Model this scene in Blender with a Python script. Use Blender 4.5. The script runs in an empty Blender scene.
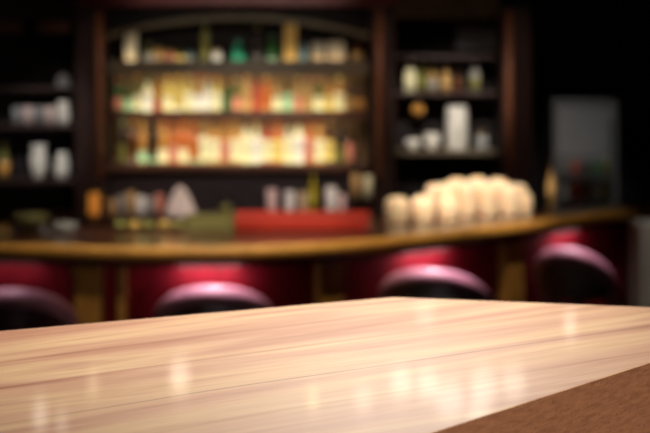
import bpy, bmesh, math, random
from mathutils import Vector, Matrix
random.seed(7)
S = bpy.context.scene
COL = S.collection
PI = math.pi
F, HY, EZ = 1500.0, 30.0, 2.57          # focal length in pixels, horizon row, eye height

def at(x, y, D):
    return Vector(((x - 325) / F * D, D, EZ + (HY - y) / F * D))
def wx(x, D): return (x - 325) / F * D
def wz(y, D): return EZ + (HY - y) / F * D

# ------------------------------------------------------------------ materials
def srgb(r, g, b):
    f = lambda c: (c / 255 / 12.92) if c / 255 <= .04045 else ((c / 255 + .055) / 1.055) ** 2.4
    return (f(r), f(g), f(b), 1)
MATS = {}
def mat(name, col, rough=.5, metal=0, coat=0, trans=0, noise=0, nscale=8, stretch=(1, 1, 1), spec=.5, emit=0, bump=0, sub=0):
    if name in MATS: return MATS[name]
    m = bpy.data.materials.new(name); m.use_nodes = True
    nt = m.node_tree; b = nt.nodes['Principled BSDF']
    b.inputs['Base Color'].default_value = col
    b.inputs['Roughness'].default_value = rough
    b.inputs['Metallic'].default_value = metal
    b.inputs['Coat Weight'].default_value = coat
    b.inputs['Coat Roughness'].default_value = .08
    b.inputs['Transmission Weight'].default_value = trans
    b.inputs['Specular IOR Level'].default_value = spec
    if sub:
        b.inputs['Subsurface Weight'].default_value = sub
        b.inputs['Subsurface Radius'].default_value = (.05, .035, .02)
    if emit:
        b.inputs['Emission Color'].default_value = col
        b.inputs['Emission Strength'].default_value = emit
    if noise:
        tc = nt.nodes.new('ShaderNodeTexCoord'); mp = nt.nodes.new('ShaderNodeMapping')
        mp.inputs['Scale'].default_value = stretch
        nz = nt.nodes.new('ShaderNodeTexNoise'); nz.inputs['Scale'].default_value = nscale
        nz.inputs['Detail'].default_value = 5
        rp = nt.nodes.new('ShaderNodeValToRGB')
        rp.color_ramp.elements[0].position = .3; rp.color_ramp.elements[1].position = .7
        rp.color_ramp.elements[0].color = tuple(c * (1 - noise) for c in col[:3]) + (1,)
        rp.color_ramp.elements[1].color = tuple(min(1, c * (1 + noise)) for c in col[:3]) + (1,)
        nt.links.new(tc.outputs['Object'], mp.inputs['Vector']); nt.links.new(mp.outputs['Vector'], nz.inputs['Vector'])
        nt.links.new(nz.outputs['Fac'], rp.inputs['Fac']); nt.links.new(rp.outputs['Color'], b.inputs['Base Color'])
        if bump:
            bp = nt.nodes.new('ShaderNodeBump'); bp.inputs['Strength'].default_value = bump; bp.inputs['Distance'].default_value = .01
            nt.links.new(nz.outputs['Fac'], bp.inputs['Height']); nt.links.new(bp.outputs['Normal'], b.inputs['Normal'])
    MATS[name] = m
    return m

def wood_top(name, ang, edge=False):
    m = bpy.data.materials.new(name); m.use_nodes = True
    nt = m.node_tree; N = nt.nodes; L = nt.links; b = N['Principled BSDF']
    tc = N.new('ShaderNodeTexCoord')
    rot = N.new('ShaderNodeMapping'); rot.inputs['Rotation'].default_value = (0, 0, -ang)
    L.new(tc.outputs['Object'], rot.inputs['Vector'])
    def noise(scale, detail, dist=0):
        mp = N.new('ShaderNodeMapping'); mp.inputs['Scale'].default_value = scale
        L.new(rot.outputs['Vector'], mp.inputs['Vector'])
        nz = N.new('ShaderNodeTexNoise'); nz.inputs['Scale'].default_value = 1; nz.inputs['Detail'].default_value = detail
        nz.inputs['Distortion'].default_value = dist
        L.new(mp.outputs['Vector'], nz.inputs['Vector']); return nz.outputs['Fac']
    def math_(op, a, bv=None, c=None):
        n = N.new('ShaderNodeMath'); n.operation = op
        for i, v in enumerate((a, bv, c)):
            if v is None: continue
            if isinstance(v, (int, float)): n.inputs[i].default_value = v
            else: L.new(v, n.inputs[i])
        return n.outputs[0]
    def ramp(fac, stops):
        r = N.new('ShaderNodeValToRGB'); e = r.color_ramp.elements
        e[0].position, e[0].color = stops[0]; e[1].position, e[1].color = stops[-1]
        for p, c in stops[1:-1]:
            q = e.new(p); q.color = c
        L.new(fac, r.inputs['Fac']); return r.outputs['Color']
    def mix(fac, a, c, mode='MIX'):
        n = N.new('ShaderNodeMix'); n.data_type = 'RGBA'; n.blend_type = mode
        if isinstance(fac, (int, float)): n.inputs['Factor'].default_value = fac
        else: L.new(fac, n.inputs['Factor'])
        L.new(a, n.inputs['A']) if not isinstance(a, tuple) else setattr(n.inputs['A'], 'default_value', a)
        L.new(c, n.inputs['B']) if not isinstance(c, tuple) else setattr(n.inputs['B'], 'default_value', c)
        return n.outputs['Result']
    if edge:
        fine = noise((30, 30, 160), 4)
        base = ramp(fine, [(.3, srgb(140, 94, 66)), (.55, srgb(158, 108, 78)), (.75, srgb(168, 116, 84))])  # edge grain darkened further to carry the shade on the side face
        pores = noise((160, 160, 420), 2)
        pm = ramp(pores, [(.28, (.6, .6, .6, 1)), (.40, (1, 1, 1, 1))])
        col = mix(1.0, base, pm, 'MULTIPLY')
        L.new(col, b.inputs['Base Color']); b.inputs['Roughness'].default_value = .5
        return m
    broad = noise((.9, 9, 1), 3, .6)
    mid = noise((1.4, 30, 1), 5, .5)
    fine = noise((7, 260, 1), 4)
    base = ramp(broad, [(.28, srgb(200, 142, 110)), (.45, srgb(228, 180, 142)), (.60, srgb(242, 203, 154)), (.74, srgb(212, 158, 130))])
    streak = ramp(mid, [(.26, (.74, .62, .60, 1)), (.42, (.93, .88, .87, 1)), (.6, (1, 1, 1, 1))])
    c1 = mix(1.0, base, streak, 'MULTIPLY')
    fr = ramp(fine, [(.30, (.84, .77, .74, 1)), (.55, (1, 1, 1, 1))])
    c2 = mix(.9, c1, fr, 'MULTIPLY')
    # glued-up board joints: darker soft growth bands and one open joint
    sep = N.new('ShaderNodeSeparateXYZ'); L.new(rot.outputs['Vector'], sep.inputs['Vector'])
    wob = math_('MULTIPLY_ADD', noise((1.1, .6, 1), 2), .05, -.025)
    v = math_('ADD', sep.outputs['Y'], wob)
    for c0, w, dk in ((2.208, .0042, (.30, .22, .20, 1)), (2.425, .010, (.72, .58, .53, 1)), (2.61, .012, (.76, .64, .60, 1)),
                      (2.03, .010, (.78, .66, .60, 1)), (2.80, .008, (.84, .74, .70, 1)), (1.80, .012, (.80, .70, .64, 1))):
        d = math_('ABSOLUTE', math_('SUBTRACT', v, c0))
        k = math_('SUBTRACT', 1, math_('MINIMUM', math_('DIVIDE', d, w), 1))
        k = math_('MULTIPLY', k, math_('MULTIPLY', noise((1.6, .1, 1), 2), 1.5))
        k = math_('MINIMUM', k, 1)
        c2 = mix(k, c2, mix(1.0, c2, dk, 'MULTIPLY'))
    L.new(c2, b.inputs['Base Color'])
    b.inputs['Roughness'].default_value = .5
    b.inputs['Specular IOR Level'].default_value = .3
    b.inputs['Coat Weight'].default_value = .8
    b.inputs['Coat Roughness'].default_value = .07
    bp = N.new('ShaderNodeBump'); bp.inputs['Strength'].default_value = .05; bp.inputs['Distance'].default_value = .002
    L.new(fine, bp.inputs['Height']); L.new(bp.outputs['Normal'], b.inputs['Normal'])
    return m

# ------------------------------------------------------------------ mesh helpers
def obj(name, bm, m, parent=None, loc=None, smooth=False, rotz=0):
    me = bpy.data.meshes.new(name)
    bmesh.ops.recalc_face_normals(bm, faces=bm.faces[:])
    bm.to_mesh(me); bm.free()
    if smooth:
        for p in me.polygons: p.use_smooth = True
    o = bpy.data.objects.new(name, me); COL.objects.link(o)
    if m is not None: me.materials.append(m)
    if parent is not None: o.parent = parent
    if loc is not None: o.location = loc
    o.rotation_euler.z = rotz
    return o
def tag(o, label, cat, group=None):
    o['label'] = label; o['category'] = cat
    if group: o['group'] = group
    return o
def empty(name, loc, label, cat, group=None, rotz=0):
    o = bpy.data.objects.new(name, None); COL.objects.link(o)
    o.location = loc; o.rotation_euler.z = rotz; o.empty_display_size = .1
    return tag(o, label, cat, group)
def struct(name, bm, m, smooth=False):
    o = obj(name, bm, m, smooth=smooth); o['kind'] = 'structure'; return o
def box(bm, a, b, bev=0):
    t = bmesh.new()
    bmesh.ops.create_cube(t, size=1)
    a, b = Vector(a), Vector(b)
    for v in t.verts:
        v.co = Vector(((a.x + b.x) / 2 + v.co.x * (b.x - a.x), (a.y + b.y) / 2 + v.co.y * (b.y - a.y), (a.z + b.z) / 2 + v.co.z * (b.z - a.z)))
    if bev: bmesh.ops.bevel(t, geom=t.edges[:], offset=bev, segments=2, affect='EDGES', profile=.5)
    me = bpy.data.meshes.new('t'); t.to_mesh(me); t.free(); bm.from_mesh(me); bpy.data.meshes.remove(me)
    return bm
def B(a, b, bev=0): return box(bmesh.new(), a, b, bev)
def lathe(bm, prof, seg=20, centre=(0, 0, 0), squash=1.0):
    cx, cy, cz = centre; rings = []
    for r, z in prof:
        if r < 1e-5: rings.append([bm.verts.new((cx, cy, cz + z))])
        else: rings.append([bm.verts.new((cx + r * math.cos(2 * PI * k / seg), cy + squash * r * math.sin(2 * PI * k / seg), cz + z)) for k in range(seg)])
    for p, q in zip(rings, rings[1:]):
        for k in range(seg):
            k2 = (k + 1) % seg
            if len(p) == 1 and len(q) == 1: break
            if len(p) == 1: bm.faces.new((p[0], q[k], q[k2]))
            elif len(q) == 1: bm.faces.new((p[k], p[k2], q[0]))
            else: bm.faces.new((p[k], p[k2], q[k2], q[k]))
    for r in (rings[0], rings[-1]):
        if len(r) > 1:
            try: bm.faces.new(r)
            except ValueError: pass
    return bm
def LA(prof, seg=20, **k): return lathe(bmesh.new(), prof, seg, **k)
def tube(bm, pts, r, seg=8):
    pts = [Vector(p) for p in pts]; rings = []
    for i, p in enumerate(pts):
        d = (pts[min(i + 1, len(pts) - 1)] - pts[max(i - 1, 0)]).normalized()
        u = d.cross(Vector((0, 0, 1)) if abs(d.z) < .9 else Vector((1, 0, 0))).normalized(); w = d.cross(u)
        rings.append([bm.verts.new(p + r * (math.cos(2 * PI * k / seg) * u + math.sin(2 * PI * k / seg) * w)) for k in range(seg)])
    for a, b in zip(rings, rings[1:]):
        for k in range(seg): bm.faces.new((a[k], a[(k + 1) % seg], b[(k + 1) % seg], b[k]))
    bm.faces.new(rings[0]); bm.faces.new(rings[-1][::-1])
    return bm
def prism(bm, pts, z0, z1):
    lo = [bm.verts.new((p[0], p[1], z0)) for p in pts]; hi = [bm.verts.new((p[0], p[1], z1)) for p in pts]
    n = len(pts)
    bm.faces.new(lo[::-1]); bm.faces.new(hi)
    for i in range(n): bm.faces.new((lo[i], lo[(i + 1) % n], hi[(i + 1) % n], hi[i]))
    return bm
def sweep(bm, frames, prof):
    """frames: (point xy, outward normal xy); prof: closed list of (offset along the normal, z)"""
    rings = []
    for p, n in frames:
        pr = prof(p) if callable(prof) else prof
        rings.append([bm.verts.new((p.x + n.x * o, p.y + n.y * o, z)) for o, z in pr])
    m = len(rings[0])
    for a, b in zip(rings, rings[1:]):
        for k in range(m): bm.faces.new((a[k], a[(k + 1) % m], b[(k + 1) % m], b[k]))
    bm.faces.new(rings[0]); bm.faces.new(rings[-1][::-1])
    return bm
def extr_y(bm, pts, y0, y1):
    """polygon given in x,z extruded along y"""
    a = [bm.verts.new((x, y0, z)) for x, z in pts]; b = [bm.verts.new((x, y1, z)) for x, z in pts]
    n = len(pts); bm.faces.new(a); bm.faces.new(b[::-1])
    for i in range(n): bm.faces.new((a[i], b[i], b[(i + 1) % n], a[(i + 1) % n]))
    return bm
ORD = 'zeroth first second third fourth fifth sixth seventh eighth ninth tenth eleventh twelfth thirteenth fourteenth fifteenth sixteenth seventeenth eighteenth nineteenth twentieth twenty-first twenty-second twenty-third twenty-fourth twenty-fifth twenty-sixth'.split()

# ------------------------------------------------------------------ palette
M_dark = mat('dark_mahogany', srgb(48, 28, 24), .4, coat=.2, noise=.35, nscale=6, stretch=(6, 6, .6))
M_black = mat('black_stained_wood', srgb(26, 20, 20), .7, spec=.2, noise=.3, nscale=6, stretch=(6, 6, .6))
M_mid = mat('brown_mahogany', srgb(92, 58, 42), .38, coat=.2, noise=.3, nscale=5, stretch=(8, 8, .7))
M_olive = mat('worn_gilded_wood', srgb(104, 88, 58), .5, noise=.2)
M_shelf = mat('shelf_board', srgb(96, 82, 62), .5, noise=.2, stretch=(.6, 5, 5))
M_backp = mat('amber_back_panel', srgb(122, 94, 56), .5, noise=.3, nscale=6)
M_wall = mat('dark_plaster', srgb(34, 29, 28), .85, noise=.2)
M_floor = mat('dark_floorboards', srgb(52, 36, 28), .4, noise=.3, nscale=4, stretch=(.5, 7, 1))
M_ceil = mat('dark_ceiling_paint', srgb(30, 26, 25), .9, noise=.15)
M_gold = mat('golden_bar_edge', srgb(200, 146, 64), .5, noise=.2, nscale=4, stretch=(1.5, 1.5, 6))
M_pil = mat('honey_brown_wood', srgb(150, 106, 46), .4, noise=.25, nscale=6, stretch=(7, 7, .8))
M_bartop = mat('dark_bar_top', srgb(66, 36, 26), .28, coat=.4, noise=.3, stretch=(1, 5, 1))
M_maroon = mat('maroon_leather', srgb(140, 24, 40), .65, spec=.15, noise=.2, nscale=10, bump=.2)
M_stool = mat('oxblood_leather', srgb(58, 14, 22), .3, coat=.45, noise=.2, nscale=25, bump=.15)
M_rim = mat('highlight_tinted_rim_wood', srgb(164, 108, 124), .48, coat=.1, noise=.15, nscale=12)  # rim wood paled to pink, its highlight put into the colour
M_stud = mat('aged_brass', srgb(170, 128, 62), .35, metal=1, noise=.15)
M_iron = mat('black_iron', srgb(30, 28, 28), .45, metal=.7, noise=.1)
M_led = mat('warm_strip_light', (1, .90, .66, 1), emit=15)
M_led_up = mat('pale_strip_light', (1, .95, .70, 1), emit=15)
M_led_dim = mat('added_dim_strip', (1, .90, .74, 1), emit=13)  # strip added on the top shelf to brighten what stands there
M_pillar = mat('red_brown_polished_wood', srgb(150, 92, 62), .4, noise=.25, stretch=(8, 8, .8))
M_red = mat('red_lacquer', srgb(186, 52, 38), .45, coat=.15, noise=.1)
M_white = mat('white_ceramic', srgb(226, 222, 212), .3, coat=.3, noise=.04)
M_cream = mat('frosted_cream_glass', srgb(250, 220, 184), .5, sub=.25, noise=.06, nscale=5)
M_grey = mat('grey_enamel', srgb(140, 140, 140), .4, noise=.08)
M_steel = mat('brushed_steel', srgb(165, 165, 168), .35, metal=.6, noise=.06, stretch=(1, 1, 20))
M_lime = mat('green_citrus_peel', srgb(128, 128, 62), .45, noise=.2, nscale=40, bump=.2)
M_lemon = mat('yellow_citrus_peel', srgb(196, 164, 84), .45, noise=.12, nscale=40, bump=.2)
M_glass_g = mat('green_tinted_glass', srgb(146, 142, 92), .2, trans=.25)
M_clear = mat('clear_glass', srgb(215, 218, 215), .12, trans=.6)
M_pink = mat('pinkish_frosted_glass', srgb(222, 196, 190), .3, trans=.15, noise=.05)

# ------------------------------------------------------------------ room
RX0, RX1, RY0, RY1, RZ = -5.2, 5.2, -2.0, 14.6, 4.8
struct('floor', B((RX0, RY0, -.1), (RX1, RY1, 0)), M_floor)
struct('ceiling', B((RX0, RY0, RZ), (RX1, RY1, RZ + .1)), M_ceil)
struct('wall_back', B((RX0, RY1, 0), (RX1, RY1 + .1, RZ)), M_wall)
struct('wall_front', B((RX0, RY0 - .1, 0), (RX1, RY0, RZ)), M_wall)
struct('wall_left', B((RX0 - .1, RY0, 0), (RX0, RY1, RZ)), M_wall)
struct('wall_right', B((RX1, RY0, 0), (RX1 + .1, RY1, RZ)), M_wall)
PZ = .95
struct('floor_platform', B((-3.2, RY0 + .001, .001), (3.2, 4.3, PZ)), M_floor)

# ------------------------------------------------------------------ the wooden table in front
TT = 1.965; TH = .16
ang = math.radians(33)
poly = [(.154, 3.40), (1.024, 3.206), (-.442, 1.584), (-1.15, 2.0), (-1.20, 2.756)]
t = empty('wooden_table', (0, 2.5, PZ), 'pale polished thick wooden table with angled corner in front of the bar', 'table')
bm = prism(bmesh.new(), [(x, y - 2.5) for x, y in poly[::-1]], TT - TH - PZ, TT - PZ)
vert_e = [e for e in bm.edges if abs(e.verts[0].co.z - e.verts[1].co.z) > .1]
bmesh.ops.bevel(bm, geom=vert_e, offset=.012, segments=4, affect='EDGES', profile=.5)
top_e = [e for e in bm.edges if all(v.co.z > TT - PZ - .001 for v in e.verts) or all(v.co.z < TT - TH - PZ + .001 for v in e.verts)]
bmesh.ops.bevel(bm, geom=top_e, offset=.003, segments=2, affect='EDGES', profile=.5)
top = obj('tabletop', bm, wood_top('pale_boards', ang), t)
top.data.materials.append(wood_top('shaded_edge_grain', ang, True))
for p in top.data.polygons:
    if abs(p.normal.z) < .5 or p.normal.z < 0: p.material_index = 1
# the wood texture was laid out in room coordinates: shift the joints by moving the mapping
for mm in (top.data.materials[0], top.data.materials[1]):
    for n in mm.node_tree.nodes:
        if n.type == 'MAPPING' and abs(n.inputs['Rotation'].default_value[2] + ang) < 1e-4:
            n.inputs['Location'].default_value = (2.5 * math.sin(ang), 2.5 * math.cos(ang), 0)
M_leg = mat('table_leg_wood', srgb(140, 96, 66), .5, noise=.2, stretch=(8, 8, 1))
for lx, ly in ((.72, 3.12), (.12, 3.22), (-.42, 1.76), (-.98, 2.12), (-1.02, 2.68)):
    obj('leg', B((lx - .045, ly - 2.545, .001), (lx + .045, ly - 2.455, TT - TH - PZ - .001), .006), M_leg, t)

# ------------------------------------------------------------------ bar counter, sweeping away at one end
ZB = 1.10
ctrl = [(-170, 238), (-80, 241.5), (0, 244.5), (100, 247), (200, 248), (260, 247), (325, 244), (400, 237.5), (450, 232), (500, 226), (550, 219.5), (600, 212.5), (640, 207.5), (668, 204)]
P = []
for x, y in ctrl:
    D = F * (EZ - ZB) / (y - HY); P.append(Vector((wx(x, D), D)))
def catmull(P, n=6):
    out = []
    for i in range(len(P) - 1):
        a, b, c, d = P[max(i - 1, 0)], P[i], P[i + 1], P[min(i + 2, len(P) - 1)]
        for k in range(n):
            s = k / n
            out.append(.5 * ((2 * b) + (c - a) * s + (2 * a - 5 * b + 4 * c - d) * s * s + (3 * b - a - 3 * c + d) * s ** 3))
    out.append(P[-1]); return out
CV = catmull(P)
for _ in range(12):
    CV = [CV[0]] + [(CV[i - 1] + 2 * CV[i] + CV[i + 1]) / 4 for i in range(1, len(CV) - 1)] + [CV[-1]]
FR = []
for i, p in enumerate(CV):
    d = (CV[min(i + 1, len(CV) - 1)] - CV[max(i - 1, 0)]).normalized()
    FR.append((p, Vector((d.y, -d.x))))       # outward = towards the guests
def bar_frame(x):
    """the frame of the bar edge seen in picture column x"""
    return min(FR, key=lambda f: abs(325 + F * f[0].x / f[0].y - x))
bar = empty('bar_counter', (0, 0, 0), 'long curved dark bar counter with golden wooden edge and maroon panelled front', 'bar counter')
def dep(p):
    x = 325 + F * p.x / p.y; k = min(1, max(0, (x - 470) / 120)); k = k * k * (3 - 2 * k)
    return -1.0 + .65 * k
obj('counter_top', sweep(bmesh.new(), FR, lambda p: [(-.055, ZB), (dep(p), ZB), (dep(p), ZB - .06), (-.055, ZB - .06)]), M_bartop, bar)
nose = [(.0 - .05, ZB + .004)] + [(-.035 + .035 * math.cos(a), ZB - .042 + .046 * math.sin(a)) for a in [PI / 2 - k * PI / 8 for k in range(9)]] + [(-.05, ZB - .088)]
obj('edge_moulding', sweep(bmesh.new(), FR, nose), M_gold, bar, smooth=True)
obj('frieze', sweep(bmesh.new(), FR, [(-.14, ZB - .098), (-.14, ZB - .15), (-.3, ZB - .15), (-.3, ZB - .098)]), M_dark, bar)
obj('front_panel', sweep(bmesh.new(), FR, [(-.22, ZB - .152), (-.22, .12), (-.30, .12), (-.30, ZB - .152)]), M_maroon, bar)
obj('plinth', sweep(bmesh.new(), FR, [(-.19, .118), (-.19, .001), (-.34, .001), (-.34, .118)]), M_black, bar)
obj('rear_panel', sweep(bmesh.new(), FR, lambda p: [(dep(p) + .06, ZB - .061), (dep(p) + .06, .002), (dep(p) + .03, .002), (dep(p) + .03, ZB - .061)]), M_dark, bar)
obj('foot_rail', tube(bmesh.new(), [(p.x + n.x * .10, p.y + n.y * .10, .2) for p, n in FR], .025), M_stud, bar, smooth=True)
for x, w in ((-95, .19), (88, .19), (122, .05), (338, .19), (527, .19)):
    p, n = bar_frame(x); a = math.atan2(n.x, -n.y)
    q = p + n * -.145
    pl = obj('pilaster', B((-w / 2, -.054, .12), (w / 2, .054, ZB - .152), .008), M_pil, bar, (q.x, q.y, 0), rotz=a)
    if w > .1:
        obj('capital', B((-w / 2 - .015, -.066, ZB - .21), (w / 2 + .015, -.055, ZB - .153), .004), M_pil, pl)
# low grey wall closing the bar at the end
struct('wall_low', B((wx(633, 12.2), 11.9, 0), (wx(633, 12.2) + .9, 12.35, 1.02)), mat('grey_plaster', srgb(150, 142, 132), .8, noise=.15))

# ------------------------------------------------------------------ tub bar chairs
def tub_chair(x, topy, D, label, turn=0, r=.39):
    z = .96
    c = Vector((wx(x, D), D + r * .9, 0))
    o = empty('bar_chair', c, label, 'bar chair', 'tub bar chairs along the counter', math.radians(turn))
    n = 40
    bm = bmesh.new(); rings = []; rim = []
    for i in range(n + 1):
        a = math.radians(-118 + 236 * i / n)
        zt = z - .45 * (abs(a) / math.radians(118)) ** 2
        u = Vector((math.sin(a), -math.cos(a), 0))
        prof = [(r - .09, .60), (r - .03, .60), (r - .01, zt - .05), (r - .006, zt - .05), (r - .075, zt - .05), (r - .08, zt - .06)]
        rings.append([bm.verts.new(u * q + Vector((0, 0, h))) for q, h in prof])
        rim.append(u * (r - .045) + Vector((0, 0, zt - .05)))
    for p, q in zip(rings, rings[1:]):
        for k in range(6): bm.faces.new((p[k], p[(k + 1) % 6], q[(k + 1) % 6], q[k]))
    bm.faces.new(rings[0]); bm.faces.new(rings[-1][::-1])
    back = obj('backrest', bm, M_stool, o, smooth=True)
    obj('rolled_rim', tube(bmesh.new(), rim, .062, 14), M_rim, back, smooth=True)
    obj('seat', LA([(0, .57), (.25, .57), (.262, .60), (.262, .67), (.24, .70), (0, .715)], 28), M_stool, o, smooth=True)
    obj('pedestal', LA([(0, .03), (.05, .03), (.04, .08), (.035, .50), (.09, .567), (0, .567)], 16), M_iron, o, smooth=True)
    obj('base', LA([(0, .002), (.24, .002), (.24, .018), (.06, .045), (0, .045)], 28), M_iron, o, smooth=True)
    ring = [(.2 * math.cos(2 * PI * k / 24), .2 * math.sin(2 * PI * k / 24), .26) for k in range(25)]
    fr = obj('footrest', tube(bmesh.new(), ring, .011), M_stud, o, smooth=True)
    for k in range(3):
        a = 2 * PI * k / 3
        tube_b = tube(bmesh.new(), [(.03 * math.cos(a), .03 * math.sin(a), .26), (.2 * math.cos(a), .2 * math.sin(a), .26)], .009)
        obj('strut', tube_b, M_stud, fr)
    return o
tub_chair(4, 290, 9.28, 'dark red leather tub bar chair nearest the crockery-alcove end of the bar', 6)
tub_chair(212, 287, 9.39, 'dark red leather tub bar chair with shiny rim below the red tray', 0)
tub_chair(441, 270, 10.06, 'dark red leather tub bar chair below the cream glasses on the bar', -14)
tub_chair(583, 247, 11.05, 'dark red leather tub bar chair beside the low grey wall', -28, .31)

# ------------------------------------------------------------------ back bar: centre cabinet
DS = 12.9
X = lambda x: wx(x, DS)
Z = lambda y: wz(y, DS)
cab = empty('back_bar_cabinet', (0, 0, 0), 'tall dark wooden back bar with arched top and three lit bottle shelves', 'cabinet')
XL, XR = X(106), X(369)
YB = DS + .34
ZC = 1.0                                             # back counter height
obj('back_panel', B((XL, YB, Z(172)), (XR, YB + .03, Z(-4))), M_black, cab)
obj('lit_panel', B((XL + .01, YB - .012, Z(165)), (XR - .01, YB - .001, Z(76))), M_backp, cab)
obj('lower_panel', B((XL, DS + .12, ZC + .002), (XR, DS + .15, Z(173))), mat('maroon_black_panel', srgb(36, 24, 27), .4, noise=.2), cab)
SH = {'top': (62, 75), 'middle': (113, 121), 'bottom': (165.5, 171)}
LED = {'top': 1, 'middle': 1, 'bottom': 1}
for k, (ya, yb) in SH.items():
    s = obj('shelf', B((XL + .002, DS + .022, Z(ya) - .026), (XR - .002, YB - .014, Z(ya)), .003), M_shelf, cab)
    obj('fascia', B((XL + .002, DS, Z(yb)), (XR - .002, DS + .021, Z(ya) + (.016 if LED[k] else 0)), .003), M_shelf if k == 'top' else M_mid, s)
    if LED[k]: obj('strip_light', B((XL + .12, DS + .0225, Z(ya) + .001), (XR - .2, DS + .036, Z(ya) + .008)), M_led_dim if k == 'top' else M_led_up, s)
    if k != 'bottom': obj('strip_light', B((XL + .12, DS + .024, Z(ya) - .040), (XR - .2, DS + .05, Z(ya) - .028)), M_led, s)
# arch
n = 28
def arch_y(x, top=18.0, side=37.0):
    u = (x - 238) / 131.0; return top + (side - top) * u * u
arc_lo = [(X(106 + 263 * i / n), Z(arch_y(106 + 263 * i / n) + 2)) for i in range(n + 1)]
arc_hi = [(X(106 + 263 * i / n), Z(arch_y(106 + 263 * i / n) - 3)) for i in range(n + 1)]
obj('arch_moulding', extr_y(bmesh.new(), arc_lo + arc_hi[::-1], DS - .03, DS + .06), M_olive, cab)
obj('spandrel', extr_y(bmesh.new(), arc_hi + [(XR, Z(6)), (XL, Z(6))], DS - .005, DS + .05), M_black, cab)
obj('cornice', B((X(75.5), DS - .10, Z(6) + .001), (X(396), DS + .3, Z(-20)), .02), mat('red_brown_cornice', srgb(124, 54, 54), .4, noise=.2), cab)
def pilaster(xa, xb, m, parent, z0=None):
    p = obj('pilaster', B((X(xa), DS - .06, ZC + .002 if z0 is None else z0), (X(xb), DS + .36, Z(6)), .012), m, parent)
    w = (xb - xa)
    obj('fluting', B((X(xa + w * .28), DS - .082, ZC + .25), (X(xb - w * .28), DS - .061, Z(16)), .008), M_dark if m is M_dark else M_mid, p)
    obj('capital', B((X(xa) + .0, DS - .10, Z(15)), (X(xb) - .0, DS - .062, Z(7)), .01), m, p)
    return p
pilaster(76, 105, M_dark, cab)
pilaster(371, 395, M_dark, cab)
for xa, xb in ((98, 104), (374, 384)):
    obj('bead', LA([(0, ZC + .3), (.03, ZC + .3), (.03, Z(8)), (0, Z(8))], 12, centre=((X(xa) + X(xb)) / 2, DS - .075, 0)), M_pillar, cab, smooth=True)
# lower cupboards under the back counter
cup = empty('back_counter', (0, 0, 0), 'low dark wooden back counter with cupboard doors below the bottle shelves', 'counter')
CX0, CX1 = X(-40), X(499)
obj('worktop', B((CX0, DS - .45, ZC - .05), (CX1, DS + .10, ZC), .006), M_bartop, cup)
obj('carcass', B((CX0 + .02, DS - .40, .08), (CX1 - .02, DS + .10, ZC - .051)), M_dark, cup)
for k in range(8):
    w = (CX1 - CX0 - .04) / 8; x0 = CX0 + .02 + k * w
    d = obj('door', B((x0 + .01, DS - .425, .12), (x0 + w - .01, DS - .402, ZC - .08), .005), M_mid, cup)
    obj('knob', LA([(0, 0), (.012, 0), (.015, .012), (0, .02)], 10), M_stud, d, (x0 + w - .06, DS - .447, .62))
obj('toe_kick', B((CX0 + .02, DS - .34, .001), (CX1 - .02, DS + .10, .079)), M_black, cup)

# side cabinet with white crockery (dark alcove) and niche with ceramics
def side_cab(name_label, xa, xb, shelves, ytop, pil=None):
    c = empty('side_cabinet', (0, 0, 0), name_label, 'cabinet')
    x0, x1 = X(xa), X(xb)
    obj('back_panel', B((x0, DS + .42, ZC + .002), (x1, DS + .45, Z(-20))), M_black, c)
    obj('cornice', B((x0, DS + .0, Z(ytop)), (x1, DS + .40, Z(-20)), .01), M_olive if pil else M_dark, c)
    for y in shelves:
        obj('shelf', B((x0 + .002, DS + .08, Z(y) - .03), (x1 - .002, DS + .41, Z(y)), .003), M_shelf if pil and y > 100 else M_dark, c)
    if pil: pilaster(pil[0], pil[1], M_dark, c, .002); obj('bead', LA([(0, ZC + .3), (.03, ZC + .3), (.03, Z(8)), (0, Z(8))], 12, centre=(X(508), DS - .075, 0)), M_pillar, c, smooth=True)
    else: obj('side_panel', B((x0 - .04, DS, ZC + .002), (x0 - .001, DS + .44, Z(-20))), M_dark, c)
    return c
left = side_cab('dark open shelf cabinet holding white crockery past the amber glass', -40, 74, (88, 126, 181), 20)
for xa, xb in ((-38, 22), (38, 70)):
    obj('frieze_panel', B((X(xa), DS - .02, Z(33)), (X(xb), DS + .0, Z(21)), .006), M_mid, left)
right = side_cab('narrow dark shelf niche holding white ceramics beside the bottle cabinet', 397, 499, (56, 93, 152), 18, (501, 531))

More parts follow.
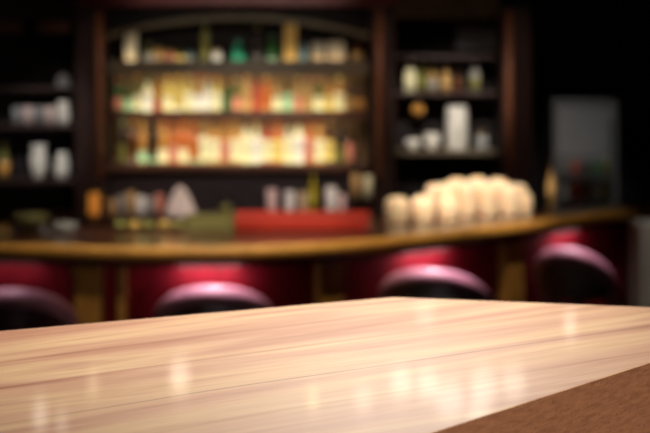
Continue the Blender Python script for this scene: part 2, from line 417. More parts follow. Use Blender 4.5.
# ------------------------------------------------------------------ bottles
SHAPES = {
    'slim':    [(0, 0), (.80, 0), (.86, .02), (.86, .56), (.74, .66), (.34, .76), (.30, .80), (.30, .95), (.34, .955), (.34, .975)],
    'broad':   [(0, 0), (.94, 0), (1, .02), (1, .58), (.95, .66), (.55, .74), (.36, .77), (.34, .93), (.40, .94), (.40, .965)],
    'squat':   [(0, 0), (.90, 0), (1, .05), (1, .46), (.86, .60), (.42, .68), (.36, .72), (.36, .88), (.44, .89), (.44, .93)],
    'tapered': [(0, 0), (.80, 0), (.84, .02), (1, .50), (.94, .60), (.50, .70), (.34, .76), (.32, .93), (.38, .94), (.38, .965)],
    'tall':    [(0, 0), (.74, 0), (.80, .015), (.80, .60), (.60, .70), (.32, .80), (.28, .84), (.28, .96), (.32, .965), (.32, .98)],
}
BC = {'green': srgb(40, 92, 40), 'olive': srgb(116, 112, 50), 'amber': srgb(202, 144, 66), 'orange': srgb(212, 118, 54), 'brown': srgb(98, 56, 28),
      'dark': srgb(42, 28, 24), 'clear': srgb(214, 208, 176), 'yellow': srgb(232, 204, 110), 'red': srgb(178, 72, 42), 'tan': srgb(196, 156, 96),
      'teal': srgb(44, 150, 112), 'mint': srgb(166, 204, 160), 'cream': srgb(238, 232, 186), 'blue': srgb(120, 150, 156), 'mustard': srgb(186, 168, 34), 'pink': srgb(210, 132, 108), 'grey': srgb(150, 146, 138), 'white': srgb(236, 232, 222)}
def bmat(c):
    return mat('bottle_glass_' + c, BC[c], .18, trans=.12 if c not in ('cream', 'white', 'grey') else 0, coat=.3)
def lmat(c):
    return mat('paper_label_' + c, BC[c], .6, noise=.06, nscale=30)
def cmat(c):
    return mat('bottle_cap_' + c, BC[c], .4, noise=.06)
CACHE = {}
def bottle(x, base, h, w, D, shape, body, label, cap, text, group, lab=(.10, .46)):
    """x: picture column, base: z, h: height m, w: width m"""
    key = (shape, body, label, cap, round(h, 3), round(w, 3), lab)
    r = w / 2; prof = SHAPES[shape]
    if key not in CACHE:
        bm = LA([(a * r, b * h) for a, b in prof], 18)
        me_o = obj('bottle', bm, bmat(body), smooth=True)
        kids = []
        neck = prof[-1][0] * r * 1.12
        kids.append(obj('cap', LA([(0, h * .905), (neck, h * .905), (neck, h * .99), (neck * .9, h), (0, h)], 12), cmat(cap), me_o, smooth=True))
        if label:
            rl = max(a for a, b in prof if b <= lab[1]) * r + .0015
            kids.append(obj('label', LA([(rl - .003, h * lab[0]), (rl, h * lab[0]), (rl, h * lab[1]), (rl - .003, h * lab[1])], 18), lmat(label), me_o, smooth=True))
        CACHE[key] = (me_o, kids); o = me_o
    else:
        src, ks = CACHE[key]
        o = src.copy(); COL.objects.link(o)
        for k in ks:
            c = k.copy(); COL.objects.link(c); c.parent = o
    o.location = (wx(x, D), D, base)
    return tag(o, text, 'bottle', group)

YBOT = DS + .13
CN = {'clear': 'pale', 'dark': 'near-black'}
def row(shelf, items, name):
    ya = SH[shelf][0]; base = Z(ya) + .003
    for i, (x, ytop, w, shape, body, label, cap, lab) in enumerate(items):
        h = (ya - ytop) * YBOT / F
        nm = CN.get(body, body)
        txt = f"{shape} {nm} bottle" + (f" with {label} label" if label else f" with {CN.get(cap, cap)} cap") + f", {ORD[i + 1]} from the crockery-alcove end, {shelf} shelf"
        bottle(x, base, h, w * YBOT / F, YBOT, shape, body, label, cap, txt, name, lab)
A, Bq, Cq = (.06, .45), (.08, .55), (.05, .62)
row('middle', [
    (117, 80, 9, 'broad', 'green', 'pink', 'red', A), (127, 84, 9.6, 'slim', 'green', 'mint', 'dark', A), (137, 76, 9, 'slim', 'olive', 'cream', 'orange', A),
    (147.5, 80, 10.5, 'broad', 'cream', 'white', 'green', Bq), (157.5, 78, 8.5, 'slim', 'amber', 'red', 'brown', (.03, .3)), (167.5, 77, 10.5, 'broad', 'yellow', 'cream', 'amber', A),
    (178, 76, 10, 'tapered', 'yellow', 'white', 'amber', A), (188, 77, 9.5, 'slim', 'yellow', 'cream', 'tan', Bq), (198, 76, 10, 'broad', 'tan', 'white', 'red', A),
    (208, 77, 9.5, 'slim', 'clear', 'white', 'orange', Bq), (217.5, 78, 9, 'slim', 'yellow', 'cream', 'orange', Bq), (227, 82, 9, 'slim', 'green', 'green', 'red', A),
    (236.5, 79, 9.5, 'broad', 'olive', 'pink', 'tan', A), (246.5, 77, 10, 'broad', 'tan', 'tan', 'amber', A), (256.5, 77, 9.5, 'broad', 'red', 'red', 'brown', Bq),
    (266.5, 77, 10, 'tapered', 'orange', 'tan', 'tan', A), (277, 80, 10, 'slim', 'tan', 'cream', 'brown', A), (287.5, 84, 10, 'squat', 'olive', 'mint', 'brown', Cq),
    (298, 79, 10, 'slim', 'tan', 'pink', 'tan', A), (308, 79, 9.5, 'tapered', 'tan', 'tan', 'pink', A), (318.5, 79, 10, 'broad', 'olive', 'cream', 'pink', A),
    (329, 78, 9.5, 'slim', 'amber', 'yellow', 'brown', A), (339.5, 78, 10.5, 'broad', 'amber', 'cream', 'yellow', Bq), (350, 80, 9, 'slim', 'brown', 'tan', 'tan', A),
    (360, 84, 9.5, 'squat', 'brown', 'amber', 'dark', A)], 'bottles on the middle shelf')
row('bottom', [
    (122, 122, 9, 'slim', 'dark', 'olive', 'mint', A), (132.5, 122, 9.5, 'broad', 'brown', None, 'amber', A), (142.5, 122, 9.5, 'broad', 'amber', 'mint', 'amber', (.05, .3)),
    (152.5, 124, 9.5, 'tapered', 'dark', 'mint', 'dark', (.05, .42)), (163, 122, 10, 'broad', 'amber', 'cream', 'orange', (.05, .34)), (173, 122, 9.5, 'slim', 'orange', 'pink', 'red', A),
    (183, 121, 10, 'broad', 'orange', 'cream', 'orange', (.05, .34)), (193.5, 122, 10, 'tapered', 'orange', 'mint', 'orange', (.05, .42)), (204, 122, 9.5, 'slim', 'tan', 'cream', 'tan', Cq),
    (214.5, 121, 10, 'broad', 'amber', 'cream', 'brown', Bq), (225, 121, 10, 'slim', 'amber', 'pink', 'orange', Bq), (235.5, 121, 10, 'broad', 'amber', 'cream', 'amber', Bq),
    (246, 124, 10, 'broad', 'cream', 'cream', 'brown', Cq), (256.5, 124, 10, 'tapered', 'cream', 'white', 'tan', Cq), (267, 122, 10, 'broad', 'red', 'cream', 'brown', Bq),
    (277.5, 121, 10.2, 'broad', 'orange', 'yellow', 'red', Bq), (288, 124, 10, 'tapered', 'clear', 'cream', 'dark', Cq), (298.5, 122, 10.4, 'broad', 'cream', 'white', 'brown', Cq),
    (309, 121, 9.8, 'slim', 'orange', 'pink', 'orange', Bq), (319.5, 121, 10, 'broad', 'amber', 'cream', 'orange', Bq), (330, 122, 10, 'slim', 'brown', 'yellow', 'tan', Bq),
    (341, 126, 9, 'slim', 'dark', 'olive', 'dark', A), (350.5, 128, 9, 'squat', 'brown', 'pink', 'brown', Bq)], 'bottles on the bottom shelf')
row('top', [
    (149, 44, 10, 'squat', 'olive', 'grey', 'olive', A), (180, 50, 9, 'squat', 'olive', 'yellow', 'dark', A),
    (190, 52, 9, 'squat', 'blue', 'grey', 'blue', A), (205, 20.5, 11.5, 'tall', 'olive', 'olive', 'green', (.1, .3)), (238, 40, 13, 'squat', 'teal', 'teal', 'dark', A),
    (257, 27, 12, 'tall', 'dark', None, 'olive', A), (272, 36, 11, 'tapered', 'green', 'mint', 'green', (.05, .30)), 
    (303, 44, 9, 'slim', 'blue', 'blue', 'blue', A), (357, 42, 10, 'broad', 'brown', 'tan', 'dark', A)], 'bottles on the top shelf')
def jar(x, ytop, w, base, D, m, name, txt, cat, group=None):
    r = w * D / F / 2; h = (ytop[1] - ytop[0]) * D / F
    o = obj(name, LA([(0, 0), (r * .9, 0), (r, h * .06), (r, h * .72), (r * .8, h * .80), (r * .8, h * .84), (0, h * .84)], 18), m, smooth=True)
    obj('lid', LA([(0, h * .842), (r * .88, h * .842), (r * .88, h * .97), (r * .8, h), (0, h)], 18), M_stud, o, smooth=True)
    o.location = (wx(x, D), D, base); return tag(o, txt, cat, group)
zt = Z(62) + .003
jar(159, (48, 62), 9, zt, YBOT, bmat('tan'), 'storage_jar', 'small tan lidded jar on the top shelf near the tall cream carton', 'jar')
jar(170, (51, 62), 9, zt, YBOT, bmat('pink'), 'storage_jar', 'small pink lidded jar on the top shelf beside the tan jar', 'jar')
jar(217, (50, 62), 9.5, zt, YBOT, M_white, 'storage_jar', 'small white lidded jar on the top shelf beside the tall olive bottle', 'jar')
def carton(x, ytop, w, txt, m):
    o = obj('carton', B((-w / 2 * YBOT / F, -.05, 0), (w / 2 * YBOT / F, .05, (62 - ytop) * YBOT / F), .004), m)
    obj('band', B((-w / 2 * YBOT / F - .001, -.052, .03), (w / 2 * YBOT / F + .001, .052, .05)), cmat('tan'), o)
    o.location = (wx(x, YBOT), YBOT, zt); tag(o, txt, 'carton', 'cartons on the top shelf')
carton(131, 28, 11, 'tall cream bottle carton at the alcove end of the top shelf', mat('cream_card', srgb(222, 212, 180), .7, noise=.06))
carton(290.5, 24, 12.5, 'tall ochre yellow bottle carton on the top shelf beside the small blue bottle', mat('ochre_card', srgb(206, 164, 84), .7, noise=.08))
carton(318, 43, 13, 'grey boxed bottle carton on the top shelf beside the small blue bottle', mat('grey_card', srgb(150, 140, 122), .7, noise=.1))
carton(336, 42, 17, 'wider beige bottle carton on the top shelf next to the grey carton', mat('beige_card', srgb(168, 154, 130), .7, noise=.1))

# ------------------------------------------------------------------ niche ceramics
DN = DS + .24
def zs(y): return wz(y, DS) + .003
def nb(x, ytop, w, shelf_y, shape, body, label, cap, txt):
    ba = zs(shelf_y); h = wz(ytop, DN) - ba
    bottle(x, ba, h, w * DN / F, DN, shape, body, label, cap, txt, 'bottles in the side niche', A)
nb(410, 60, 11, 93, 'broad', 'cream', 'cream', 'white', 'cream bottle at the pillar end of the upper niche shelf')
nb(422, 63, 10, 93, 'slim', 'olive', 'olive', 'olive', 'olive-labelled olive bottle second along the upper niche shelf')
nb(433, 66, 9, 93, 'squat', 'tan', 'grey', 'dark', 'squat tan bottle with grey label in the middle of the niche shelf')
nb(446, 66, 10, 93, 'slim', 'tan', 'tan', 'brown', 'slim tan bottle with tan label on the upper niche shelf')
nb(458, 70, 9, 93, 'squat', 'brown', None, 'dark', 'squat brown bottle on the upper niche shelf beside the grey one')
nb(475, 62, 13, 93, 'tall', 'grey', 'olive', 'grey', 'tall grey bottle standing alone at end of upper niche shelf')
b5 = zs(152)
wj = obj('ceramic_jug', LA([(0, 0), (.088, 0), (.096, .015), (.094, .27), (.090, .335), (.084, .36), (.09, .38), (.082, .38), (.076, .36), (0, .35)], 24), M_white, smooth=True)
obj('handle', tube(bmesh.new(), [(.098, 0, .10), (.135, 0, .13), (.145, 0, .20), (.13, 0, .27), (.098, 0, .30)], .011), M_white, wj, smooth=True)
wj.location = (wx(457, DN), DN, b5); wj.rotation_euler.z = -PI / 2
tag(wj, 'tall white ceramic jug on the lower niche shelf', 'jug')
def bowl_stack(x, n_, r, D, base, name, label, cat, group, m=M_white):
    for k in range(n_):
        o = obj(name, LA([(0, 0), (r * .5, 0), (r * .52, .012), (r * .9, .045), (r, .062), (r * .96, .062), (r * .85, .05), (r * .45, .02), (0, .018)], 22), m, smooth=True)
        o.location = (wx(x, D), D, base + k * .0255)
        pos = {0: 'lowest', n_ - 1: 'topmost'}.get(k, ORD[k + 1] + ' up')
        tag(o, f'{pos} {label}', cat, group)
bowl_stack(413, 2, .068, DN, b5, 'bowl', 'white bowl of the short stack on lower niche shelf', 'bowl', 'white bowls in the niche')
bowl_stack(432, 4, .072, DN, b5, 'bowl', 'white bowl of the tall stack beside the white jug', 'bowl', 'white bowls in the niche')
jar(482, (132, 150), 12, b5, DN, M_clear, 'storage_jar', 'grey glass jar on lower niche shelf beside the white jug', 'jar')
hg = obj('hanging_glass', LA([(0, 0), (.05, 0), (.05, -.006), (.008, -.012), (.006, -.055), (.035, -.075), (.06, -.11), (.055, -.165), (.05, -.165), (.055, -.11), (.03, -.08), (0, -.075)], 18), bmat('amber'), smooth=True)
hg.location = (wx(418, DN), DN, Z(93) - .031); tag(hg, 'amber stemmed glass hanging upside down under the upper niche shelf', 'glass')
pf = empty('framed_mirror', (wx(476, DS + .4), DS + .398, wz(39, DS + .4)), 'small grey framed mirror at the top of the side niche', 'mirror')
obj('frame', B((-.19, 0, -.10), (.19, .018, .10), .006), M_mid, pf)
obj('glass', B((-.17, -.006, -.085), (.17, -.0005, .085)), mat('grey_mirror_glass', srgb(150, 150, 152), .35, metal=.3, noise=.1), pf)

# ------------------------------------------------------------------ crockery in the dark alcove
DA = DS + .22
g = 'white crockery in the alcove'
zA = zs(126)
def pitcher(x, r, h, base, txt):
    o = obj('pitcher', LA([(0, 0), (r * .7, 0), (r, h * .15), (r, h * .5), (r * .7, h * .8), (r * .85, h), (r * .75, h), (r * .6, h * .8), (0, h * .78)], 22), M_white, smooth=True)
    obj('handle', tube(bmesh.new(), [(r * .98, 0, h * .25), (r * 1.5, 0, h * .35), (r * 1.5, 0, h * .65), (r * .78, 0, h * .82)], .009), M_white, o, smooth=True)
    o.location = (wx(x, DA), DA, base); o.rotation_euler.z = -PI / 2; tag(o, txt, 'pitcher', g)
pitcher(63, .058, .20, zA, 'white pitcher on the alcove shelf close to the dark pillar')
for k, x in enumerate((17, 28, 39, 50)):
    o = obj('tumbler', LA([(0, 0), (.034, 0), (.04, .15), (.037, .15), (.031, .01), (0, .01)], 18), M_pink if k % 2 else M_grey, smooth=True)
    o.location = (wx(x, DA), DA, zA)
    tag(o, f'{"pinkish" if k % 2 else "grey"} tumbler on alcove shelf, {ORD[4 - k]} out from the white pitcher', 'glass', g)
cupg = obj('sugar_bowl', LA([(0, 0), (.05, 0), (.06, .03), (.05, .08), (0, .08)], 18), M_grey, smooth=True)
obj('lid', LA([(0, .081), (.048, .081), (.03, .10), (.01, .105), (.012, .12), (0, .125)], 16), M_grey, cupg, smooth=True)
cupg.location = (wx(63, DA), DA, zs(88)); tag(cupg, 'small grey lidded sugar bowl on the top alcove shelf', 'bowl')
zA2 = zs(181)
o = obj('vase', LA([(0, 0), (.04, 0), (.06, .05), (.078, .18), (.05, .25), (.07, .29), (.062, .29), (.044, .25), (0, .24)], 22), M_white, smooth=True)
o.location = (wx(39, DA), DA, zA2); tag(o, 'tall white vase on the lower alcove shelf', 'vase', g)
o = obj('vase', LA([(0, 0), (.04, 0), (.062, .05), (.062, .13), (.04, .19), (.05, .22), (.043, .22), (.034, .19), (0, .18)], 22), M_white, smooth=True)
o.location = (wx(62, DA), DA, zA2); tag(o, 'shorter white vase on the lower alcove shelf beside dark pillar', 'vase', g)
bottle(4, zA2, .32, .10, DA, 'squat', 'olive', 'amber', 'dark', 'squat olive bottle with amber label on the lower alcove shelf', None, A)

# ------------------------------------------------------------------ on the back counter
DC = DS - .22
zc = ZC + .003
lan = empty('lantern_added_glow', (wx(94, DC), DC, zc), 'small amber glass lantern with added glow on the back counter below the dark pillar', 'lantern')
obj('glass', LA([(0, .012), (.045, .012), (.05, .04), (.05, .17), (.045, .19), (0, .19)], 18), mat('amber_glass_added_glow', srgb(224, 140, 56), .25, emit=.35), lan, smooth=True)  # glow added to brighten the amber glass
obj('base', LA([(0, 0), (.055, 0), (.055, .01), (0, .01)], 18), M_stud, lan)
obj('top_cap', LA([(0, .191), (.052, .191), (.02, .22), (0, .225)], 18), M_stud, lan)
for k, (x, h, c) in enumerate(((112, .13, 'tan'), (121.5, .17, 'grey'), (131, .20, 'tan'), (140.5, .16, 'white'), (150, .15, 'grey'), (159.5, .18, 'pink'))):
    o = obj('cup', LA([(0, 0), (.03, 0), (.034, h * .3), (.036, h), (.032, h), (.03, .01), (0, .01)], 18), cmat(c), smooth=True)
    obj('handle', tube(bmesh.new(), [(.036, 0, h * .3), (.055, 0, h * .4), (.055, 0, h * .65), (.038, 0, h * .75)], .005, 6), cmat(c), o, smooth=True)
    o.location = (wx(x, DC), DC, zc); o.rotation_euler.z = -PI / 2
    tag(o, f'{ {"tan": "tan", "grey": "grey", "white": "white", "pink": "pinkish"}[c]} cup on the back counter, {ORD[k + 1]} out from the amber lantern', 'cup', 'cups on the back counter')
# folded napkin cone
bm = bmesh.new()
n = 24
rings = []
for r, z in ((.135, 0), (.125, .04), (.085, .14), (.045, .215), (.012, .245)):
    rings.append([bm.verts.new(((r * (1 + .10 * math.cos(5 * 2 * PI * k / n))) * math.cos(2 * PI * k / n), .7 * r * (1 + .10 * math.cos(5 * 2 * PI * k / n)) * math.sin(2 * PI * k / n), z)) for k in range(n)])
for a, b in zip(rings, rings[1:]):
    for k in range(n): bm.faces.new((a[k], a[(k + 1) % n], b[(k + 1) % n], b[k]))
bm.faces.new(rings[0][::-1]); bm.faces.new(rings[-1])
o = obj('napkin', bm, mat('white_linen', srgb(240, 220, 206), .8, noise=.05), loc=(wx(180, DC), DC, zc), smooth=True)
tag(o, 'white linen napkin folded to a peak on the back counter', 'napkin')
for x, yt, w, c, txt in ((272, 191, 11, 'pink', 'pinkish glass on the back counter behind the red tray, beside the lone cup end'),
                         (290, 193, 10, 'white', 'white glass on the back counter behind the middle of the red tray'),
                         (303, 194, 9, 'tan', 'tan glass on the back counter beside the mustard yellow bottle'),
                         (331, 189, 11, 'white', 'white glass on the back counter between mustard yellow bottle and dark bottles'),
                         (342, 196, 8, 'pink', 'small pinkish glass on the back counter beside the dark bottles')):
    h = (217 - yt) * DC / F; r = w * DC / F / 2
    o = obj('glass', LA([(0, 0), (r * .7, 0), (r * .8, h * .05), (r, h), (r * .92, h), (r * .7, h * .08), (0, h * .08)], 18), mat('counter_glass_' + c, {'pink': srgb(224, 190, 182), 'white': BC['white'], 'tan': srgb(204, 176, 140)}[c], .3), smooth=True)
    o.location = (wx(x, DC), DC, zc)
    tag(o, txt.replace(', beside the lone cup end', ''), 'glass', 'glasses behind the red tray')
bottle(313, zc, (217 - 172) * DC / F, 8.5 * DC / F, DC, 'slim', 'mustard', 'mustard', 'olive', 'slim mustard yellow bottle on the back counter behind the red tray', None, (.08, .55))
bottle(356, zc, (217 - 150) * DC / F, 10 * DC / F, DC, 'slim', 'dark', 'tan', 'dark', 'tall dark bottle with tan label on back counter', None, (.26, .62))
bottle(368, zc, (217 - 152) * DC / F, 10 * DC / F, DC, 'slim', 'dark', 'cream', 'dark', 'tall dark bottle with cream label on back counter by the pillar', None, (.26, .62))
bottle(226, zc, (217 - 192) * DC / F, 12 * DC / F, DC, 'squat', 'dark', 'olive', 'dark', 'squat near-black bottle on the back counter just past the red tray', None, A)

# ------------------------------------------------------------------ on the bar top
zb = ZB + .003
D0 = 11.06; DT = 11.08
tr = empty('service_tray', (wx(302.5, DT), DT, zb), 'long red lacquered service tray on the bar top', 'tray')
tw = 134 * D0 / F / 2
obj('body', B((-tw, -.11, 0), (tw, .11, .096), .012), M_red, tr)
rimm = bmesh.new()
for a, b in (((-tw, -.11), (tw, -.095)), ((-tw, .095), (tw, .11)), ((-tw, -.0945), (-tw + .015, .0945)), ((tw - .015, -.0945), (tw, .0945))):
    box(rimm, (a[0], a[1], .097), (b[0], b[1], .117), .003)
obj('rim', rimm, M_red, tr)
rk = empty('glass_caddy', (wx(211, D0), D0, zb), 'low olive green glass caddy on the bar beside the red tray', 'caddy')
hw = 24 * D0 / F
bm = bmesh.new()
box(bm, (-hw, -.09, 0), (hw, .09, .008)); box(bm, (-hw, -.09, .009), (hw, -.082, .10)); box(bm, (-hw, .082, .009), (hw, .09, .10)); box(bm, (-hw, -.081, .009), (-hw + .008, .081, .10)); box(bm, (hw - .008, -.081, .009), (hw, .081, .10))
obj('body', bm, M_glass_g, rk)
obj('divider', B((-.004, -.08, .009), (.004, .08, .095)), M_glass_g, rk)
for k, (x, m, nm) in enumerate(((120, M_lime, 'lime'), (134, M_lemon, 'lemon'), (148, M_lime, 'lime'), (164, M_lemon, 'lemon'), (178, M_lime, 'lime'))):
    d = 10.98
    o = obj(nm, LA([(0, -.045), (.012, -.041), (.03, -.03), (.038, 0), (.03, .03), (.012, .041), (.007, .048), (0, .049)], 16), m, smooth=True)
    o.rotation_euler = (0, PI / 2, .2 * (k - 2)); o.location = (wx(x, d), d, zb + .038)
    tag(o, {120: 'green lime on the bar top, first out past the glass ashtray', 134: 'yellow lemon on the bar top between two green limes', 148: 'green lime on the bar top between the two yellow lemons',
            164: 'yellow lemon on the bar top closest below the white napkin', 178: 'green lime on the bar top beside the olive glass caddy'}[x], 'fruit', 'citrus fruit on the bar top')
o = obj('ashtray', LA([(0, 0), (.08, 0), (.095, .05), (.085, .052), (.07, .015), (0, .012)], 24), M_clear, loc=(wx(65, 10.98), 10.98, zb), smooth=True)
tag(o, 'heavy grey glass ashtray on the bar top below the dark pillar', 'ashtray')
o = obj('glass_bowl', LA([(0, 0), (.06, 0), (.12, .08), (.13, .11), (.122, .11), (.05, .012), (0, .012)], 24), M_glass_g, loc=(wx(32, 11.0), 11.0, zb), smooth=True)
tag(o, 'wide greenish glass bowl on the bar top below the white vases', 'bowl')
# upturned cream glasses
def up_glass(x, w, ytop, D, label):
    r = w * D / F / 2; h = (F * (EZ - zb) / D + HY - ytop) * D / F
    o = obj('frosted_glass', LA([(0, 0), (r * .86, 0), (r * .95, h * .10), (r, h * .30), (r, h * .62), (r * .95, h * .80), (r * .82, h * .91), (r * .55, h * .98), (r * .2, h), (0, h)], 22), M_cream, smooth=True)
    obj('foot_ring', LA([(r * .865, 0), (r * .92, 0), (r * .93, h * .04), (r * .88, h * .05)], 22), M_cream, o, smooth=True)
    o.location = (wx(x, D), D, zb); tag(o, label, 'glass', 'upturned cream glasses on the bar')
for k, (x, w, yt) in enumerate(((397, 24.5, 197), (423, 24, 196), (448, 22, 197))):
    up_glass(x, w, yt, 11.53 + k * .05, ('short', 'short', 'short')[k] + f' rounded cream glass upturned on the bar, {ORD[k + 1]} out from the red tray')
for k, (x, w, yt) in enumerate(((446, 21, 183), (467, 21, 181), (488, 21, 181), (509, 20.5, 184), (526, 13, 193))):
    up_glass(x, w, yt, 11.83 + k * .035, f'tall rounded cream glass upturned on the bar, front row, {ORD[5 - k]} in from the fridge end')
for k, (x, w, yt) in enumerate(((435, 20, 184), (456.5, 21, 178), (477.5, 21, 177), (498.5, 21, 178), (519, 18, 184))):
    up_glass(x, w, yt, 12.0 + k * .03, f'tall rounded cream glass upturned on the bar, back row, {ORD[5 - k]} in from the fridge end')
bottle(551, zb, .35, .085, 12.42, 'slim', 'tan', 'tan', 'brown', 'slim tan bottle on the end of the bar before the grey fridge', None, (.08, .6))

# ------------------------------------------------------------------ grey fridge beyond the bar end
DF = 13.7
fr = empty('display_fridge', (0, 0, 0), 'tall grey glass-fronted fridge standing beyond the curved bar end', 'fridge')
fx0, fx1 = wx(553, DF), wx(618, DF); fz1 = wz(100, DF)
bm = bmesh.new()
box(bm, (fx0, DF + .03, .06), (fx0 + .03, DF + .6, fz1)); box(bm, (fx1 - .03, DF + .03, .06), (fx1, DF + .6, fz1))
box(bm, (fx0 + .031, DF + .57, .06), (fx1 - .031, DF + .6, fz1)); box(bm, (fx0 + .031, DF + .03, fz1 - .03), (fx1 - .031, DF + .569, fz1)); box(bm, (fx0 + .031, DF + .03, .06), (fx1 - .031, DF + .569, .1))
obj('body', bm, M_grey, fr)
bm = bmesh.new()
for a, b in (((fx0, .07), (fx0 + .045, fz1)), ((fx1 - .045, .07), (fx1, fz1)), ((fx0 + .046, fz1 - .05), (fx1 - .046, fz1)), ((fx0 + .046, .07), (fx1 - .046, .14))):
    box(bm, (a[0], DF - .01, a[1]), (b[0], DF + .028, b[1]), .003)
dr = obj('door', bm, M_steel, fr)
obj('upper_panel', B((fx0 + .046, DF, wz(156, DF)), (fx1 - .046, DF + .02, fz1 - .051)), mat('grey_frosted_door', srgb(158, 160, 162), .35, noise=.1, nscale=3), dr)
obj('pane', B((fx0 + .046, DF + .008, .141), (fx1 - .046, DF + .014, wz(156, DF) - .001)), mat('fridge_glass', (.9, .92, .92, 1), .02, trans=1), dr)
obj('handle', tube(bmesh.new(), [(fx1 - .07, DF - .011, 1.75), (fx1 - .07, DF - .05, 1.75), (fx1 - .07, DF - .05, 1.35), (fx1 - .07, DF - .011, 1.35)], .01), M_iron, dr)
fsh = []
for y in (178, 201, 226):
    obj('shelf', B((fx0 + .032, DF + .04, wz(y, DF) - .012), (fx1 - .032, DF + .56, wz(y, DF))), M_steel, fr)
obj('strip_light', B((fx0 + .06, DF + .06, wz(156, DF) + .02), (fx1 - .06, DF + .09, wz(156, DF) + .035)), mat('added_fridge_strip', (1, .97, .92, 1), emit=5), fr)  # hidden strip added to brighten the inside of the fridge
for k in range(4): obj('foot', B((fx0 + .05 + (k % 2) * (fx1 - fx0 - .15), DF + .08 + (k // 2) * .4, .001), (fx0 + .10 + (k % 2) * (fx1 - fx0 - .15), DF + .13 + (k // 2) * .4, .059)), M_iron, fr)
for sy, sn, cols in ((178, 'upper', ('grey', 'red', 'dark', 'green', 'olive')), (201, 'lower', ('white', 'red', 'brown', 'grey', 'olive'))):
    for k, c in enumerate(cols):
        x = 565 + k * 10.5
        o = obj('drink_can', LA([(0, 0), (.026, 0), (.033, .012), (.033, .125), (.026, .14), (0, .14)], 16), cmat(c), loc=(wx(x, DF + .12), DF + .12, wz(sy, DF) + .003), smooth=True)
        obj('rim', LA([(.0, .1405), (.026, .1405), (.027, .144), (.022, .144), (.021, .142), (0, .142)], 16), M_steel, o)
        tag(o, f'{CN.get(c, c)} drink can on the {sn} fridge shelf, {ORD[k + 1]} from the hinge side', 'can', 'drink cans in the fridge')

# ------------------------------------------------------------------ unseen globe lamps added over the bar to make glints on the table
def glint_lamp(px, py, rpx, D, strength, col, label, stretch=1.0):
    """a frosted globe whose mirror image falls on the table at picture point px, py"""
    k = (py - HY) / F
    Yt = (EZ - TT) / k
    x = (px - 325) / F * D; z = TT + k * (D - Yt)
    r = rpx / F * D
    o = empty('added_glint_lamp', (x, D, z), label, 'pendant lamp', 'added glint lamps over the bar')
    m = mat(f'added_opal_glow_{strength}_{col[0]:.2f}{col[1]:.2f}{col[2]:.2f}', (*col, 1), .4, emit=strength)
    obj('globe', LA([(0, -r * stretch)] + [(r * math.sin(a), -r * stretch * math.cos(a)) for a in [PI * q / 10 for q in range(1, 10)]] + [(0, r * stretch)], 20), m, o, smooth=True)
    obj('holder', LA([(0, r * stretch + .001), (r * .35, r * stretch + .001), (r * .3, r * stretch + .07), (0, r * stretch + .08)], 12), M_stud, o)
    obj('cord', tube(bmesh.new(), [(0, 0, r * stretch + .08), (0, 0, RZ - z - .03)], .005, 6), M_iron, o)
    obj('ceiling_rose', LA([(0, RZ - z - .03), (.05, RZ - z - .03), (.04, RZ - z - .001), (0, RZ - z - .001)], 14), M_stud, o)
W = (1, .91, .76); Yw = (1, .85, .5)
glint_lamp(180, 375, 10, 9.5, 1.6, W, 'added round opal globe glint lamp hanging over the middle of the bar', 1.25)
glint_lamp(93, 384, 6, 9.5, 1.2, Yw, 'added small yellowish globe glint lamp over the bar, nearer the alcove', 1.4)
glint_lamp(40, 416, 7, 8.8, 1.5, W, 'added narrow opal glint lamp closest to the alcove end of the bar', 2.0)
glint_lamp(62, 424, 5, 8.8, 1.3, W, 'added slim opal glint lamp beside the narrow one at the alcove end', 2.0)
glint_lamp(313, 397, 5, 9.5, 1.2, Yw, 'added small yellowish glint lamp over the red tray', 1.7)
glint_lamp(363, 399, 9, 9.5, 1.0, W, 'added opal globe glint lamp over the dark bottles', 1.2)
glint_lamp(401, 383, 11, 9.5, 1.5, W, 'added opal globe glint lamp first over the cream glasses', 1.1)
glint_lamp(428, 385, 11, 9.5, 1.5, W, 'added opal globe glint lamp second over the cream glasses', 1.15)
glint_lamp(450, 400, 15, 9.2, 1.5, W, 'added large opal globe glint lamp third over the cream glasses', 1.1)
glint_lamp(484, 388, 14, 9.4, 1.5, W, 'added large opal globe glint lamp fourth over the cream glasses', 1.1)
glint_lamp(514, 384, 12, 9.4, 1.4, W, 'added opal globe glint lamp fifth over the cream glasses', 1.1)
glint_lamp(478, 414, 12, 8.9, 1.5, W, 'added low opal globe glint lamp in front of the ones over the cream glasses', 1.1)
glint_lamp(425, 312, 11, 10.4, .7, W, 'added small opal globe glint lamp over the back edge of the bar', .8)
glint_lamp(570, 324, 6, 9.0, 1.6, W, 'added slim opal glint lamp over the curved end of the bar', 1.8)

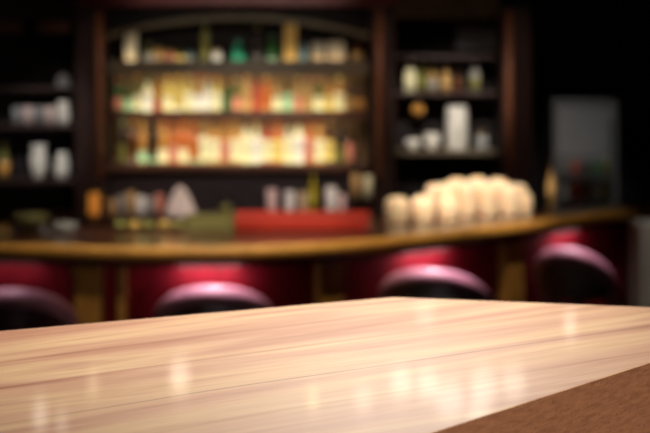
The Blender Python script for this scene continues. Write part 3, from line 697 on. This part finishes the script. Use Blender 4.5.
# ------------------------------------------------------------------ unseen lamps; several spots are added to brighten single things
def spot(loc, to, power, deg, blend=.6, col=(1, .85, .68), size=.06):
    l = bpy.data.lights.new('unseen_spot', 'SPOT'); l.energy = power; l.spot_size = math.radians(deg); l.spot_blend = blend
    l.color = col; l.shadow_soft_size = size
    o = bpy.data.objects.new('unseen_spot', l); COL.objects.link(o); o.location = loc
    o.rotation_euler = (Vector(to) - Vector(loc)).to_track_quat('-Z', 'Y').to_euler(); return o
spot((.30, 5.1, 4.2), (-.05, 3.3, TT), 900, 46, 1, (1, .92, .83), .12)                       # the lamp above the table
spot((2.6, -1.0, 2.35), (.55, 2.5, 1.85), 520, 30, .7, (1, .86, .72), .2)                     # fill spot added behind the camera for the table side
for x, wd, pw in ((208, .42, 1.35), (440, .42, 1.3), (583, .3, .65), (5, .4, .2)):          # strips under the counter edge
    p, n = bar_frame(x)
    l = bpy.data.lights.new('under_counter_strip', 'AREA'); l.shape = 'RECTANGLE'; l.size = wd; l.size_y = .03; l.energy = pw; l.color = (1, .80, .80)
    o = bpy.data.objects.new('under_counter_strip', l); COL.objects.link(o)
    q = p + n * -.10; o.location = (q.x, q.y, ZB - .165)
    d = Vector((-n.x * .12, -n.y * .12, -.14)).normalized(); side = Vector((-n.y, n.x, 0))
    o.rotation_euler = Matrix((side, (-d).cross(side), -d)).transposed().to_euler()
for x, y, D, pw in ((212, 287, 9.4, 3000), (441, 270, 10.06, 2700), (577, 247, 11.1, 1700), (-4, 290, 9.3, 600)):
    p = at(x, y, D); spot((p.x, p.y + .25, 4.7), p, pw, 10, 1, (1, .86, .95), .15)           # chairs
spot((1.0, 9.4, 4.7), at(465, 200, 11.75), 1300, 20, .8, (1, .86, .70))                      # cream glasses
for x, p in ((40, 110), (160, 290), (280, 370), (380, 290), (500, 150)):
    pt = bar_frame(x)[0]
    spot((pt.x, pt.y - 1.1, 4.7), (pt.x, pt.y + .25, 1.1), p, 40, .8, (1, .84, .60))
spot((wx(140, 11), 9.4, 4.6), at(140, 224, 11.05), 240, 22, .8, (1, .88, .74))                # things on the bar top
spot((wx(302, 11), 8.8, 4.6), at(302, 215, 11.0), 240, 12, .8, (1, .85, .7))                 # tray
spot((wx(440, 11), 9.6, 4.4), at(450, 105, 13.0), 720, 17, .8, (1, .94, .84))               # niche
spot((wx(45, 11), 9.6, 4.4), at(40, 140, 13.0), 430, 16, .8, (1, .98, .95))                 # alcove
spot((wx(240, 9), 8.4, 3.7), at(238, 45, 13.0), 160, 30, .8, (1, .9, .75))                  # top shelf
spot((wx(582, 12), 10.4, 4.6), at(580, 155, 13.5), 120, 20, .8, (1, .96, .92))              # fridge
spot((wx(640, 12), 10.2, 4.2), at(650, 255, 12.0), 170, 14, .8, (1, .95, .9))               # fill spot added for the low wall
spot((wx(240, 10), 9.6, 3.4), at(240, 205, 12.7), 330, 42, .8, (1, .86, .8))                # back counter
for x, pw in ((90, 120), (383, 180), (516, 130)):
    p = at(x, 120, 12.8); spot((p.x, 9.8, 4.5), p, pw, 26, .9, (1, .78, .62))                # pillars

spot((wx(552, 12), 10.4, 3.4), (wx(552, 12.42), 12.42, 1.28), 190, 10, .8, (1, .9, .75))      # bottle at the bar end
w = bpy.data.worlds.new('World'); S.world = w; w.use_nodes = True
w.node_tree.nodes['Background'].inputs[0].default_value = (1, .85, .75, 1)
w.node_tree.nodes['Background'].inputs[1].default_value = .025

# ------------------------------------------------------------------ camera
cam = bpy.data.cameras.new('camera'); co = bpy.data.objects.new('camera', cam); COL.objects.link(co)
co.location = (0, 0, EZ); co.rotation_euler = (PI / 2, 0, 0)
cam.sensor_fit = 'HORIZONTAL'; cam.sensor_width = 36; cam.lens = F / 650 * 36
cam.shift_x = 0; cam.shift_y = -(216.5 - HY) / 650
cam.clip_start = .05
cam.dof.use_dof = True
cam.dof.focus_distance = F * (EZ - TT) / (372 - HY)
cam.dof.aperture_fstop = 2.9
S.camera = co
S.view_settings.view_transform = 'Standard'; S.view_settings.look = 'None'
S.view_settings.gamma = 1; S.view_settings.use_curve_mapping = False; S.view_settings.exposure = 0
S.cycles.use_denoising = True
S.cycles.max_bounces = 6
S.cycles.sample_clamp_indirect = 4
